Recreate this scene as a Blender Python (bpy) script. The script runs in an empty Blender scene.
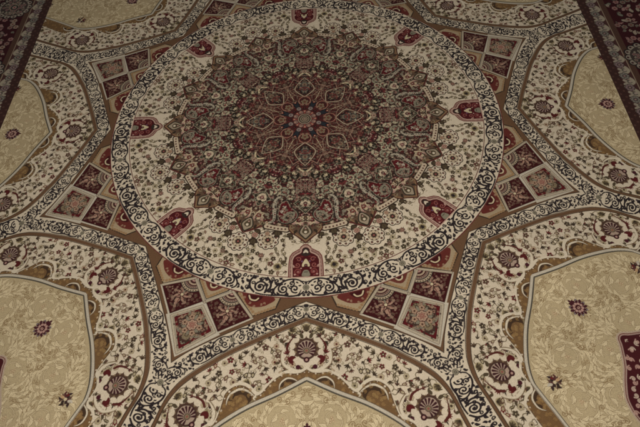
import bpy, math, random
import numpy as np

# ------------------------------------------------------------------ camera, light, exposure
U = 0.75                      # metres per pattern unit (the round medallion's ring has radius 1 unit)
scene = bpy.context.scene
from mathutils import Matrix, Vector
cam_data = bpy.data.cameras.new('camera')
cam = bpy.data.objects.new('camera', cam_data)
scene.collection.objects.link(cam)
CAM_POS = np.array([0.14309118, -1.93346054, 2.06205519])
CAM_RT = np.array([0.9984964, -0.02090852, -0.05067313])
CAM_UP = np.array([0.04519003, 0.83721283, 0.54500691])
CAM_FW = np.array([-0.03102891, 0.54647736, -0.83689886])
m = Matrix.Identity(4)
for i in range(3):
    m[i][0] = CAM_RT[i]; m[i][1] = CAM_UP[i]; m[i][2] = -CAM_FW[i]; m[i][3] = CAM_POS[i] * U
cam.matrix_world = m
cam_data.sensor_width = 36.0
cam_data.lens = 30.2637
cam_data.clip_start = 0.05
cam_data.clip_end = 100
cam_data.dof.use_dof = True
cam_data.dof.focus_distance = 1.80
cam_data.dof.aperture_fstop = 9.0
scene.camera = cam

world = bpy.data.worlds.new('World')
scene.world = world
world.use_nodes = True
bg = world.node_tree.nodes['Background']
bg.inputs['Color'].default_value = (1.0, 0.97, 0.93, 1)
bg.inputs['Strength'].default_value = 0.085

lamp_data = bpy.data.lights.new('room_lamp', 'AREA')
lamp_data.shape = 'DISK'
lamp_data.size = 1.0
lamp_data.energy = 35.5
lamp_data.color = (1.0, 0.965, 0.915)
lamp = bpy.data.objects.new('room_lamp', lamp_data)
scene.collection.objects.link(lamp)
lamp.location = (0.06, -1.45, 2.15)
lamp.rotation_euler = (Vector((0.03, -0.45, 0)) - Vector(lamp.location)).to_track_quat('-Z', 'Y').to_euler()

vs = scene.view_settings
vs.view_transform = 'Standard'
vs.look = 'None'
vs.exposure = 0
vs.gamma = 1
vs.use_curve_mapping = False

# ------------------------------------------------------------------ dyes
def lin(c):
    c = np.asarray(c, float) / 255.0
    return np.where(c <= 0.04045, c / 12.92, ((c + 0.055) / 1.055) ** 2.4)
K = 0.42
def dye(r, g, b):
    c = np.array((r, g, b), float)
    L = min(1.0, c.mean() / 122.0)
    c = c * L ** 0.30
    c = c * np.array((1.03, .985, 1.0)) if c[0] > 1.6 * c[1] else c + (c.mean() * np.array((1.06, 1.0, .95)) - c) * .10
    return np.clip(lin(c) / K, 0, 0.9)
IVORY = dye(153, 140, 119)
IVORY2 = dye(156, 144, 123)
BLACK = dye(42, 33, 34)
BROWN = dye(92, 64, 42)
BROWN_D = dye(64, 44, 31)
OLIVE = dye(72, 59, 40)
OLIVE_D = dye(54, 40, 29)
OLIVE_L = dye(106, 92, 66)
TAN = dye(137, 121, 90)
TAN_L = dye(159, 144, 112)
TAN_D = dye(102, 79, 50)
GREY = dye(140, 131, 114)
GREYG = dye(102, 95, 78)
RED = dye(104, 22, 26)
RED_D = dye(62, 20, 20)
MAROON = dye(90, 34, 31)
PINK = dye(136, 104, 92)
ROSE = dye(112, 66, 58)
CREAM = dye(148, 134, 104)
NAVY = dye(38, 41, 46)
BLUE = dye(92, 98, 94)
WINE = dye(66, 27, 32)

# ------------------------------------------------------------------ drawing the weaver's cartoon
class Canvas:
    def __init__(s, x0, y0, x1, y1, res, base):
        s.x0, s.y0, s.res = x0, y0, res
        s.w = int(round((x1 - x0) * res)); s.h = int(round((y1 - y0) * res))
        s.a = np.empty((s.h, s.w, 3), np.float32); s.a[:] = base
        s.xs = (x0 + (np.arange(s.w) + .5) / res).astype(np.float32)
        s.ys = (y0 + (np.arange(s.h) + .5) / res).astype(np.float32)
    def win(s, P, pad):
        a = P.min(0) - pad - 2 / s.res; b = P.max(0) + pad + 2 / s.res
        i0 = max(0, int((a[0] - s.x0) * s.res)); i1 = min(s.w, int((b[0] - s.x0) * s.res) + 1)
        j0 = max(0, int((a[1] - s.y0) * s.res)); j1 = min(s.h, int((b[1] - s.y0) * s.res) + 1)
        if i1 <= i0 or j1 <= j0: return None
        return (slice(j0, j1), slice(i0, i1)), s.xs[None, i0:i1], s.ys[j0:j1, None]
    def blend(s, sl, d, col):
        al = np.clip(.5 - d * s.res, 0, 1)[..., None].astype(np.float32)
        v = s.a[sl]
        s.a[sl] = v + (np.asarray(col, np.float32) - v) * al
    def stroke(s, P, w, col):
        P = np.asarray(P, float); n = len(P)
        r = np.broadcast_to(np.asarray(w, float), (n,)) if np.ndim(w) == 0 else np.interp(np.linspace(0, 1, n), np.linspace(0, 1, len(w)), w)
        r = r / 2
        W = s.win(P, r.max())
        if W is None: return
        sl, X, Y = W
        D = np.full((Y.shape[0], X.shape[1]), 9.0, np.float32)
        for k in range(n - 1):
            ax, ay = P[k]; bx, by = P[k + 1]; dx, dy = bx - ax, by - ay
            L = dx * dx + dy * dy + 1e-12
            t = np.clip(((X - ax) * dx + (Y - ay) * dy) / L, 0, 1)
            d = np.sqrt((X - ax - t * dx) ** 2 + (Y - ay - t * dy) ** 2) - (r[k] + (r[k + 1] - r[k]) * t)
            np.minimum(D, d, out=D)
        s.blend(sl, D, col)
    def sdf(s, P, X, Y):
        D = np.full((Y.shape[0], X.shape[1]), 81.0, np.float32)
        ins = np.zeros(D.shape, bool)
        n = len(P)
        for k in range(n):
            ax, ay = P[k]; bx, by = P[(k + 1) % n]; dx, dy = bx - ax, by - ay
            L = dx * dx + dy * dy + 1e-12
            t = np.clip(((X - ax) * dx + (Y - ay) * dy) / L, 0, 1)
            np.minimum(D, (X - ax - t * dx) ** 2 + (Y - ay - t * dy) ** 2, out=D)
            if ay != by:
                ins ^= ((ay > Y) != (by > Y)) & (X < dx * (Y - ay) / dy + ax)
        return np.where(ins, -np.sqrt(D), np.sqrt(D))
    def poly(s, P, col, grow=0.0):
        P = np.asarray(P, float)
        W = s.win(P, max(grow, 0))
        if W is None: return
        sl, X, Y = W
        s.blend(sl, s.sdf(P, X, Y) - grow, col)
    def disk(s, c, r, col):
        s.stroke([c, c], 2 * r, col)
    def sample(s, x, y):
        fx = np.clip((x - s.x0) * s.res - .5, 0, s.w - 1.001); fy = np.clip((y - s.y0) * s.res - .5, 0, s.h - 1.001)
        i = fx.astype(np.int32); j = fy.astype(np.int32); u = (fx - i)[:, None]; v = (fy - j)[:, None]
        a = s.a
        return (a[j, i] * (1 - u) + a[j, i + 1] * u) * (1 - v) + (a[j + 1, i] * (1 - u) + a[j + 1, i + 1] * u) * v

def smooth(P, n=6, closed=False):
    P = np.asarray(P, float); N = len(P); out = []
    rng_ = range(N if closed else N - 1)
    for k in rng_:
        if closed: p0, p1, p2, p3 = P[k - 1], P[k], P[(k + 1) % N], P[(k + 2) % N]
        else: p0, p1, p2, p3 = P[max(k - 1, 0)], P[k], P[k + 1], P[min(k + 2, N - 1)]
        for q in range(n):
            t = q / n
            out.append(.5 * (2 * p1 + (p2 - p0) * t + (2 * p0 - 5 * p1 + 4 * p2 - p3) * t * t + (3 * p1 - p0 - 3 * p2 + p3) * t ** 3))
    if not closed: out.append(P[-1])
    return np.array(out)

class Pen:
    """draws on a canvas in a moved, turned, scaled (and mirrored) frame"""
    def __init__(s, cv, o=(0, 0), ang=0.0, sc=1.0, flip=False):
        s.cv = cv; s.o = np.asarray(o, float); s.sc = sc
        c, n = math.cos(ang), math.sin(ang)
        s.M = np.array([[c, n], [-n, c]]) * sc
        if flip: s.M = np.array([[1, 0], [0, -1]]) @ s.M
    def at(s, o, ang=0.0, sc=1.0, flip=False):
        q = Pen(s.cv, o, ang, sc, flip); q.M = q.M @ s.M
        q.o = np.asarray(o, float) @ s.M + s.o; q.sc = s.sc * sc
        return q
    def t(s, P): return np.asarray(P, float) @ s.M + s.o
    def stroke(s, P, w, col): s.cv.stroke(s.t(P), np.asarray(w, float) * s.sc, col)
    def curve(s, P, w, col, n=6): s.stroke(smooth(P, n), w, col)
    def poly(s, P, col, grow=0.0): s.cv.poly(s.t(P), col, grow * s.sc)
    def blob(s, P, col, grow=0.0, n=5): s.poly(smooth(P, n, True), col, grow)
    def disk(s, c, r, col): s.cv.disk(s.t([c])[0], r * s.sc, col)

def P(r, a):
    a = math.radians(a); return (r * math.cos(a), r * math.sin(a))
def spiral(c, r0, a0, turns, sgn=1, n=26, r1=0.12):
    t = np.linspace(0, 1, n); r = r0 * (1 - t * (1 - r1)); a = a0 + sgn * turns * 2 * math.pi * t
    return np.c_[c[0] + r * np.cos(a), c[1] + r * np.sin(a)]

# --- motifs; each is about one unit long, growing along +x of its pen
def leaf(p, col, width=.34, bend=.18, rim=None, rw=.08):
    L = [(0, 0), (.3, width * .55 + bend * .3), (.62, width * .42 + bend), (1, bend * .6), (.66, -width * .40 + bend), (.3, -width * .5 + bend * .3)]
    if rim is not None: p.blob(L, rim, rw)
    p.blob(L, col)
def rosette(p, n, petal, rim, mid, heart, pr=.36, ro=.66, rw=.10, a0=0.0):
    for k in range(n):
        a = a0 + 2 * math.pi * k / n
        p.disk((ro * math.cos(a), ro * math.sin(a)), pr + rw, rim)
    for k in range(n):
        a = a0 + 2 * math.pi * k / n
        p.disk((ro * math.cos(a), ro * math.sin(a)), pr, petal)
    for k in range(n):
        a = a0 + 2 * math.pi * k / n
        p.disk((ro * .98 * math.cos(a), ro * .98 * math.sin(a)), pr * .38, mid)
    p.disk((0, 0), .40, rim); p.disk((0, 0), .30, mid); p.disk((0, 0), .16, heart)
def curl(p, w, col, turns=1.3, sgn=1):
    p.stroke([(0, 0), (.35, 0)], w, col)
    p.stroke(spiral((.35, .45 * sgn), .45, -math.pi / 2 * sgn, turns, sgn), [w, w * .9, w * 1.2], col)
def floret(p, kind, c1, c2, c3):
    if kind == 0:
        for k in range(5):
            a = k * 2 * math.pi / 5 + .3
            p.disk((.62 * math.cos(a), .62 * math.sin(a)), .36, c1)
        p.disk((0, 0), .42, c2); p.disk((0, 0), .17, c3)
    elif kind == 1:
        leaf(p.at((-.8, 0), .5), c1, .5); leaf(p.at((-.8, 0), -.6, .9), c1, .5, -.1); p.disk((-.7, 0), .28, c2)
        leaf(p.at((-.5, 0), 0, 1.3), c2, .3, 0)
    elif kind == 2:
        p.blob([(-.9, 0), (-.2, .55), (.55, .38), (.95, 0), (.55, -.38), (-.2, -.55)], c1)
        p.blob([(-.5, 0), (0, .3), (.4, 0), (0, -.3)], c3); p.disk((.0, 0), .14, c2)
        p.stroke([(.3, .5), (1.1, .75)], .2, c1); p.stroke([(.3, -.5), (1.1, -.75)], .2, c1)
    elif kind == 3:
        for a in (-.9, -.3, .3, .9):
            leaf(p.at((-.6, 0), a, 1.35), c1, .34, 0)
        p.disk((-.5, 0), .32, c2)
    elif kind == 4:
        rosette(p.at((0, 0), .2, .95), 6, c3, c1, c1, c2, .3, .62, .12)
    elif kind == 5:
        leaf(p.at((-1, 0), 0, 2.0), c1, .42, .12); p.stroke([(-.8, 0), (.4, .2)], .12, c3)
def palmette(p, tone=0):
    """flower head, base at (1.05,0), tip at (-1.1,0)"""
    n = 9
    for k in range(n):
        a = math.pi - (k - (n - 1) / 2) * .52
        p.disk((.80 * math.cos(a) + .0, .80 * math.sin(a)), .20, dye(78, 54, 40))
        p.stroke([(.8 * math.cos(a), .8 * math.sin(a)), (1.10 * math.cos(a), 1.10 * math.sin(a))], [.26, .04], dye(78, 54, 40)); p.disk((.88 * math.cos(a + .26), .88 * math.sin(a + .26)), .075, dye(112, 92, 66))
    p.blob([(-.95, 0), (-.62, .62), (0, .82), (.6, .6), (.9, 0), (.6, -.6), (0, -.82), (-.62, -.62)], dye(72, 48, 36))
    p.blob([(-.80, 0), (-.54, .54), (0, .71), (.52, .52), (.74, 0), (.52, -.52), (0, -.71), (-.54, -.54)], dye(52, 34, 32))
    p.blob([(-.76, 0), (-.51, .51), (0, .67), (.49, .49), (.70, 0), (.49, -.49), (0, -.67), (-.51, -.51)], dye(128, 108, 92))
    for k in range(11):
        a = math.pi - (k - 5) * .46
        p.stroke([(.30 * math.cos(a) + .1, .30 * math.sin(a)), (.62 * math.cos(a) + .02, .62 * math.sin(a))], [.08, .19], dye(58, 28, 30))
    p.disk((.12, 0), .26, dye(84, 66, 54)); p.disk((.12, 0), .17, OLIVE_L); p.disk((.12, 0), .09, ROSE)
    p.disk((.86, 0), .24, dye(58, 26, 28)); p.disk((.86, 0), .10, PINK)

rng = random.Random(11)
def scatter(inside, box, dist, tries=6000, seed=None):
    r = random.Random(seed); pts = []
    cell = {}
    for _ in range(tries):
        x = r.uniform(box[0], box[2]); y = r.uniform(box[1], box[3])
        if not inside(x, y): continue
        k = (int(x / dist), int(y / dist)); ok = True
        for i in (-1, 0, 1):
            for j in (-1, 0, 1):
                for q in cell.get((k[0] + i, k[1] + j), ()):
                    if (q[0] - x) ** 2 + (q[1] - y) ** 2 < dist * dist: ok = False; break
                if not ok: break
            if not ok: break
        if ok: pts.append((x, y)); cell.setdefault(k, []).append((x, y))
    return pts
def inpoly(Q):
    Q = np.asarray(Q, float); n = len(Q)
    def f(x, y):
        c = False
        for k in range(n):
            ax, ay = Q[k]; bx, by = Q[(k + 1) % n]
            if (ay > y) != (by > y) and x < (bx - ax) * (y - ay) / (by - ay) + ax: c = not c
        return c
    return f
def fardist(pts, x, y):
    return min(math.hypot(x - a, y - b) for a, b in pts)

def edgedist(Q, x, y):
    best = 9
    for k in range(len(Q)):
        ax, ay = Q[k]; bx, by = Q[(k + 1) % len(Q)]; dx, dy = bx - ax, by - ay
        t = max(0, min(1, ((x - ax) * dx + (y - ay) * dy) / (dx * dx + dy * dy + 1e-12)))
        best = min(best, math.hypot(x - ax - t * dx, y - ay - t * dy))
    return best
T225 = math.tan(math.radians(22.5))
RES = 860
wed = Canvas(-0.04, -0.05, 2.56, 1.08, RES, IVORY)
W = Pen(wed)

# ---- key outlines, all in the folded eighth (axis of a panel along +x)
EDGE = smooth([(1.0185, 0), (1.066, .117), (1.114, .234), (1.167, .357), (1.215, .455), (1.260, .522)], 6)
LINE = smooth([(1.089, 0), (1.121, .080), (1.155, .160), (1.218, .297), (1.259, .367), (1.298, .428), (1.345, .484), (1.408, .527), (1.488, .557), (1.585, .595), (1.80, .6765), (2.2, .827), (2.7, 1.015)], 6)
SCAL = [(1.310, 0), (1.321, .018), (1.325, .045), (1.323, .075), (1.336, .105), (1.352, .126), (1.371, .144), (1.391, .160), (1.403, .178), (1.399, .193), (1.386, .206), (1.371, .222), (1.363, .246),
        (1.370, .272), (1.392, .297), (1.428, .307), (1.470, .318), (1.503, .333), (1.512, .355), (1.526, .378), (1.554, .392), (1.583, .402), (1.597, .420), (1.594, .445), (1.604, .472), (1.632, .486), (1.674, .500),
        (1.72, .512), (1.78, .53), (1.83, .56), (1.90, .585), (2.0, .62), (2.1, .66), (2.2, .69), (2.35, .74), (2.6, .80)]
SCAL = [(x - .004, y) for x, y in SCAL]
TANL = smooth([(1.345, 0), (1.397, .105), (1.441, .208), (1.485, .286), (1.530, .348), (1.574, .387), (1.612, .402), (1.745, .442), (1.95, .51), (2.2, .60), (2.6, .74)], 6)

# ---- 1  ivory ground of the panels with its sprays
PAL = [((1.222, 0), 0.0), ((1.461, .438), math.atan2(-.57, .82)), ((1.86, .62), math.radians(20))]
zone = inpoly(list(LINE + [[.022, 0]] * len(LINE)) + list(reversed(SCAL)))
zone2 = lambda x, y: y >= -.01 and zone(x, y) and fardist([c for c, _ in PAL], x, y) > .072 and fardist(SCAL, x, y) > .016 and fardist(LINE, x, y) > .026
pts = scatter(lambda x, y: y > 0 and zone2(x, y), (1.1, 0, 2.5, 1.05), .0248, 120000, 5)
for (x, y) in pts:                      # stems first
    near = sorted(pts, key=lambda q: (q[0] - x) ** 2 + (q[1] - y) ** 2)[1:3]
    for q in near[:1 + (rng.random() < .4)]:
        mx, my = (x + q[0]) / 2, (y + q[1]) / 2; k = rng.choice((-.35, .35))
        W.curve([(x, y), (mx - (q[1] - y) * k, my + (q[0] - x) * k), q], .0032, dye(92, 78, 54))
for i, (x, y) in enumerate(pts):
    a = rng.uniform(0, 6.28); u = rng.random()
    if u < .10:                         # full blown flower with a pale halo
        W.disk((x, y), .0165, dye(132, 118, 88)); W.disk((x, y), .0125, OLIVE_L)
        floret(W.at((x, y), a, .0155), 3, OLIVE, OLIVE_D, OLIVE_D)
    else:
        c1 = rng.choice((OLIVE, dye(78, 58, 42), dye(64, 50, 36), dye(86, 54, 42), MAROON))
        floret(W.at((x, y), a, rng.uniform(.0108, .0148)), rng.choice((0, 1, 1, 2, 2, 3, 3, 4, 4, 5)), c1, OLIVE_D, CREAM)
for (x, y) in pts[::2]:
    a = rng.uniform(0, 6.28)
    curl(W.at((x + .015 * math.cos(a), y + .015 * math.sin(a)), a, .013), .16, OLIVE_L, 1.0, rng.choice((-1, 1)))

def lyre(p):
    """palmette between hearts, tapered leaves and pale horns"""
    palmette(p.at((0, 0), 0, .0485))
    for s in (1, -1):
        p.curve([(.085, .008 * s), (.083, .05 * s), (.058, .088 * s), (.020, .096 * s), (.000, .094 * s)], [.005, .0145, .010, .003], dye(104, 86, 62))
        p.curve([(.084, .008 * s), (.080, .05 * s), (.056, .086 * s), (.020, .093 * s), (.000, .091 * s)], [.004, .012, .008, .001], IVORY2)
        p.blob([(.031, .040 * s), (.024, .054 * s), (.031, .068 * s), (.044, .070 * s), (.056, .060 * s), (.050, .048 * s), (.040, .051 * s)], dye(78, 27, 24))
        p.blob([(.036, .050 * s), (.036, .060 * s), (.042, .061 * s), (.044, .054 * s)], dye(84, 28, 28))
        p.curve([(.012, .070 * s), (-.010, .074 * s), (-.035, .062 * s), (-.062, .040 * s)], [.009, .0100, .006, .002], dye(78, 34, 28))
        p.disk((.070, .032 * s), .009, WINE); p.disk((.080, .018 * s), .006, OLIVE)
        leaf(p.at((-.045, .012 * s), 2.3 * s, .028), OLIVE, .5)
        for (x, y, a) in ((.05, .100, 1.2), (.078, .078, .6), (-.030, .088, 2.2), (-.056, .062, 2.6), (.092, .046, .2)):
            leaf(p.at((x, y * s), a * s, .022), OLIVE, .5, .15 * s); leaf(p.at((x, y * s), (a + 1.4) * s, .015), dye(84, 56, 42), .5, .1)
        floret(p.at((-.068, .030 * s), 2.0 * s, .013), 2, OLIVE, OLIVE_D, CREAM)
        floret(p.at((.004, .108 * s), 1.6 * s, .013), 2, dye(84, 58, 42), OLIVE_D, CREAM)
    floret(p.at((-.082, 0), 3.14, .013), 3, OLIVE, OLIVE_D, CREAM)
for c, a in PAL: lyre(W.at(c, a))

# ---- 2  brown scalloped border round each cartouche
sc_s = smooth(SCAL, 4)
W.curve([(x - .009, y - .003) for x, y in SCAL], .016, IVORY2, 4)
W.stroke([(x - .001, y) for x, y in sc_s], .0075, dye(84, 60, 38))
band_poly = np.vstack([sc_s, [(2.6, -.05), (1.31, -.05)]])
W.poly(band_poly, dye(100, 72, 42))
r2 = random.Random(3)
for k in range(0, len(sc_s) - 1, 2):      # nibbled pale edge
    x, y = sc_s[k]; W.disk((x + r2.uniform(-.002, .003), y + r2.uniform(-.003, .003)), r2.uniform(.0018, .0042), IVORY if k % 4 else dye(104, 86, 54))
# cloud bands: dark hollows under a pale ribbon
def dome(c, ang, sc):
    p = W.at(c, ang, sc)
    p.blob([(.044, .042), (.022, .030), (.008, .002), (.013, -.024), (.034, -.044), (.062, -.036), (.052, -.008), (.050, .02)], dye(66, 46, 30))
    p.blob([(.050, .026), (.034, .016), (.026, -.004), (.034, -.022), (.056, -.030), (.064, -.004)], dye(100, 72, 42))
    p.curve([(.064, .048), (.040, .044), (.021, .031), (.006, .002), (.011, -.024), (.024, -.044), (.034, -.054)], [.003, .009, .012, .013, .011, .006, .003], dye(70, 54, 38))
    p.curve([(.064, .048), (.040, .044), (.021, .031), (.006, .002), (.011, -.024), (.024, -.044), (.034, -.054)], [.001, .005, .0075, .0085, .007, .004, .001], IVORY2)
    p.curve([(.040, -.060), (.052, -.046), (.068, -.028), (.064, -.018)], [.004, .006, .005, .003], OLIVE_L)
    p.curve([(.030, -.060), (.040, -.052), (.048, -.058)], [.005, .006, .002], IVORY2)
    for a in range(6):
        curl(p.at((.050 + .004 * (a % 3), .030 - .011 * a), a * 1.3, .015), .12, dye(128, 100, 58), 1.5, (-1) ** a)
dome((1.364, .246), 0, 1.0); dome((1.329, .072), -.12, .72)
dome((1.598, .448), math.atan2(-.62, .78), .78); dome((1.80, .545), -.6, .8); dome((2.05, .64), -.6, .9)
for (x, y) in scatter(lambda x, y: zone is not None and inpoly(band_poly)(x, y) and not inpoly(np.vstack([TANL, [(2.6, -.05), (1.345, -.05)]]))(x, y), (1.3, 0, 2.2, .7), .018, 5000, 8):
    curl(W.at((x, y), rng.uniform(0, 6.3), .015), .12, dye(122, 92, 52), 1.5, rng.choice((-1, 1)))

# ---- 3  tan cartouche with leafy arabesque
tan_poly = np.vstack([TANL, [(2.6, -.05), (1.345, -.05)]])
W.poly(tan_poly, GREY, .012)
W.poly(tan_poly, dye(66, 60, 50), .0005)
W.poly(tan_poly, TAN, -.0030)
ft = inpoly(np.vstack([TANL, [(2.6, 0), (1.345, 0)]]))
tin = lambda x, y: ft(x, y) and fardist(TANL, x, y) > .022 and not (x > 1.69 and y < .012 + (x - 1.70) * 1.4)
def acanthus(p, b, lobes=2):
    """a flame-shaped leaf that curls over, with smaller flames on its outer side"""
    sg = 1 if b > 0 else -1
    def arc(o, a, L, turn, n=9):
        Q = [o]; h = L / (n - 1)
        for k in range(n - 1):
            a += turn / (n - 1); Q.append((Q[-1][0] + h * math.cos(a), Q[-1][1] + h * math.sin(a)))
        return Q
    main = arc((0, 0), -.6 * sg, 1.3, 1.75 * sg, 11)
    side = [arc(main[2 + 2 * k], (-.95 + .38 * k) * sg, .50 - .08 * k, .8 * sg, 6) for k in range(lobes)]
    for Q in side: p.stroke(Q, [.20, .25, .17, .06], TAN_D)
    p.stroke(main, [.14, .36, .40, .30, .17, .06], TAN_D)
    for Q in side: p.stroke(Q, [.14, .18, .10, .01], TAN_L)
    p.stroke(main, [.07, .29, .33, .23, .11, .01], TAN_L)
    p.stroke(main[1:-3], .030, dye(126, 104, 70))
eyes = []
r6 = random.Random(23)
for rad, tries in ((.050, 600), (.040, 1500)):
    for _ in range(tries):
        x = r6.uniform(1.36, 2.5); y = r6.uniform(0, .9)
        if not tin(x, y) or fardist(TANL, x, y) < rad * 1.05 or y < rad * .55: continue
        if any(math.hypot(x - a, y - b) < (rad + c) * 1.30 for a, b, c in eyes): continue
        if any(math.hypot(x - a, y - b) < rad + .036 for a, b in ((1.545, 0), (1.63, .335))): continue
        eyes.append((x, y, rad))
for (x, y) in scatter(tin, (1.36, .0, 2.5, .9), .0152, 120000, 22):   # leaves streaming round the whorls
    k, e = min(enumerate(eyes), key=lambda q: math.hypot(q[1][0] - x, q[1][1] - y) - q[1][2])
    d = math.hypot(e[0] - x, e[1] - y) - e[2]
    if d < .002: continue
    s_ = 1 if k % 2 else -1
    a = math.atan2(y - e[1], x - e[0]) + s_ * (1.57 - min(d * 14, .9)) + r6.uniform(-.35, .35)
    if r6.random() < .30: curl(W.at((x - .012 * math.cos(a), y - .012 * math.sin(a)), a, r6.uniform(.018, .026)), .115, dye(112, 88, 56), 1.2, -s_)
    else: acanthus(W.at((x - .018 * math.cos(a), y - .018 * math.sin(a)), a, r6.uniform(.027, .038)), s_ * r6.choice((.2, .2, -.2)), r6.choice((1, 2)))
for i, (x, y, rad) in enumerate(eyes):
    s_ = 1 if i % 2 else -1; a0 = r6.uniform(0, 6.28)
    W.disk((x, y), rad * 1.02, TAN)
    sp = spiral((x, y), rad, a0, 1.25, s_, 40, .30)
    W.stroke(sp, [.0058, .0050, .0040], TAN_D); W.stroke(sp, [.0030, .0026, .0020], TAN_L)
    for q in (1, 8, 15, 22, 29):
        d = sp[q + 1] - sp[q]; aa = math.atan2(d[1], d[0])
        acanthus(W.at(sp[q], aa + s_ * (.5 if q % 2 else -.5), rad * (.80 - q * .010)), -.2 * s_ if q % 2 else .2 * s_, 1 + q % 2)
    for q in range(6):
        t = q * 2.4; rr = .0045 * q ** .5
        W.disk((x + rr * math.cos(t), y + rr * math.sin(t)), .0036, dye(122, 88, 60)); W.disk((x + rr * math.cos(t), y + rr * math.sin(t)), .0023, TAN_L)
# pale frame of the cartouche, laid over the leaf tips
W.stroke(TANL + [-.0015, .001], .0035, dye(66, 60, 50))
W.stroke(TANL + [-.0082, .0035], .0115, GREY)
W.stroke(TANL + [-.0145, .006], .0022, dye(78, 62, 46))
# dark flowers on the cartouche
def dark_flower(p):
    for k in range(13):
        a = 2 * math.pi * k / 13
        p.disk((.86 * math.cos(a), .86 * math.sin(a)), .22, WINE); p.disk((1.05 * math.cos(a), 1.05 * math.sin(a)), .13, dye(96, 84, 82) if k % 2 else WINE); p.disk((.84 * math.cos(a + .24), .84 * math.sin(a + .24)), .08, GREY)
    p.disk((0, 0), .78, WINE)
    for k in range(9):
        a = 2 * math.pi * k / 9; p.disk((.52 * math.cos(a), .52 * math.sin(a)), .17, PINK)
    p.disk((0, 0), .34, RED_D); p.disk((0.05, 0), .2, PINK); p.stroke([(-.2, 0), (.3, 0)], .08, WINE)
    for s in (-.8, -.4, 0, .4, .8): leaf(p.at((-.7, .35 * s), math.pi + s * .8, .75), WINE, .3, 0)
dark_flower(W.at((1.545, 0), 0, .033))
def broken_flower(p):
    for a, l in ((.2, 1.1), (1.1, 1.0), (2.1, 1.2), (3.0, 1.0), (4.2, 1.1), (5.3, 1.2)):
        leaf(p.at((.15 * math.cos(a), .15 * math.sin(a)), a, l * (.8 + .25 * math.sin(a * 3))), dye(56, 38, 34) if l > 1.05 else dye(76, 40, 38), .5, .2); leaf(p.at((.5 * math.cos(a + .4), .5 * math.sin(a + .4)), a + 1.0, .5), dye(84, 56, 44), .5, .1); p.disk((.7 * math.cos(a), .7 * math.sin(a)), .07, CREAM)
    leaf(p.at((.2, .3), .9, .8), GREY, .5); leaf(p.at((-.1, -.2), 3.6, .7), dye(140, 110, 78), .5)
    p.disk((-.5, .3), .18, MAROON); p.disk((.5, -.4), .2, OLIVE_D); p.disk((0, 0), .2, CREAM)
broken_flower(W.at((1.630, .335), .9, .030))
broken_flower(W.at((1.93, .40), 1.9, .036)); dark_flower(W.at((2.02, .20), .5, .036))
# red pendant in the middle of the cartouche
PEND = smooth([(1.722, -.010), (1.722, .012), (1.745, .036), (1.790, .097), (1.822, .160), (1.860, .215), (1.93, .25), (2.02, .24), (2.10, .18), (2.16, .10), (2.20, 0), (2.16, -.05), (1.75, -.05)], 5, True)
W.poly(PEND, dye(134, 116, 98), .010); W.poly(PEND, MAROON, .003); W.poly(PEND, dye(128, 104, 92), 0); W.poly(PEND, dye(68, 24, 26), -.005)
fp = inpoly(PEND)
for (x, y) in scatter(lambda x, y: fp(x, y) and fardist(PEND, x, y) > .012, (1.7, 0, 2.2, .26), .024, 5000, 31):
    curl(W.at((x, y), rng.uniform(0, 6.3), .019), .24, rng.choice((PINK, PINK, dye(140, 120, 104))), 1.2, rng.choice((-1, 1)))

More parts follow.
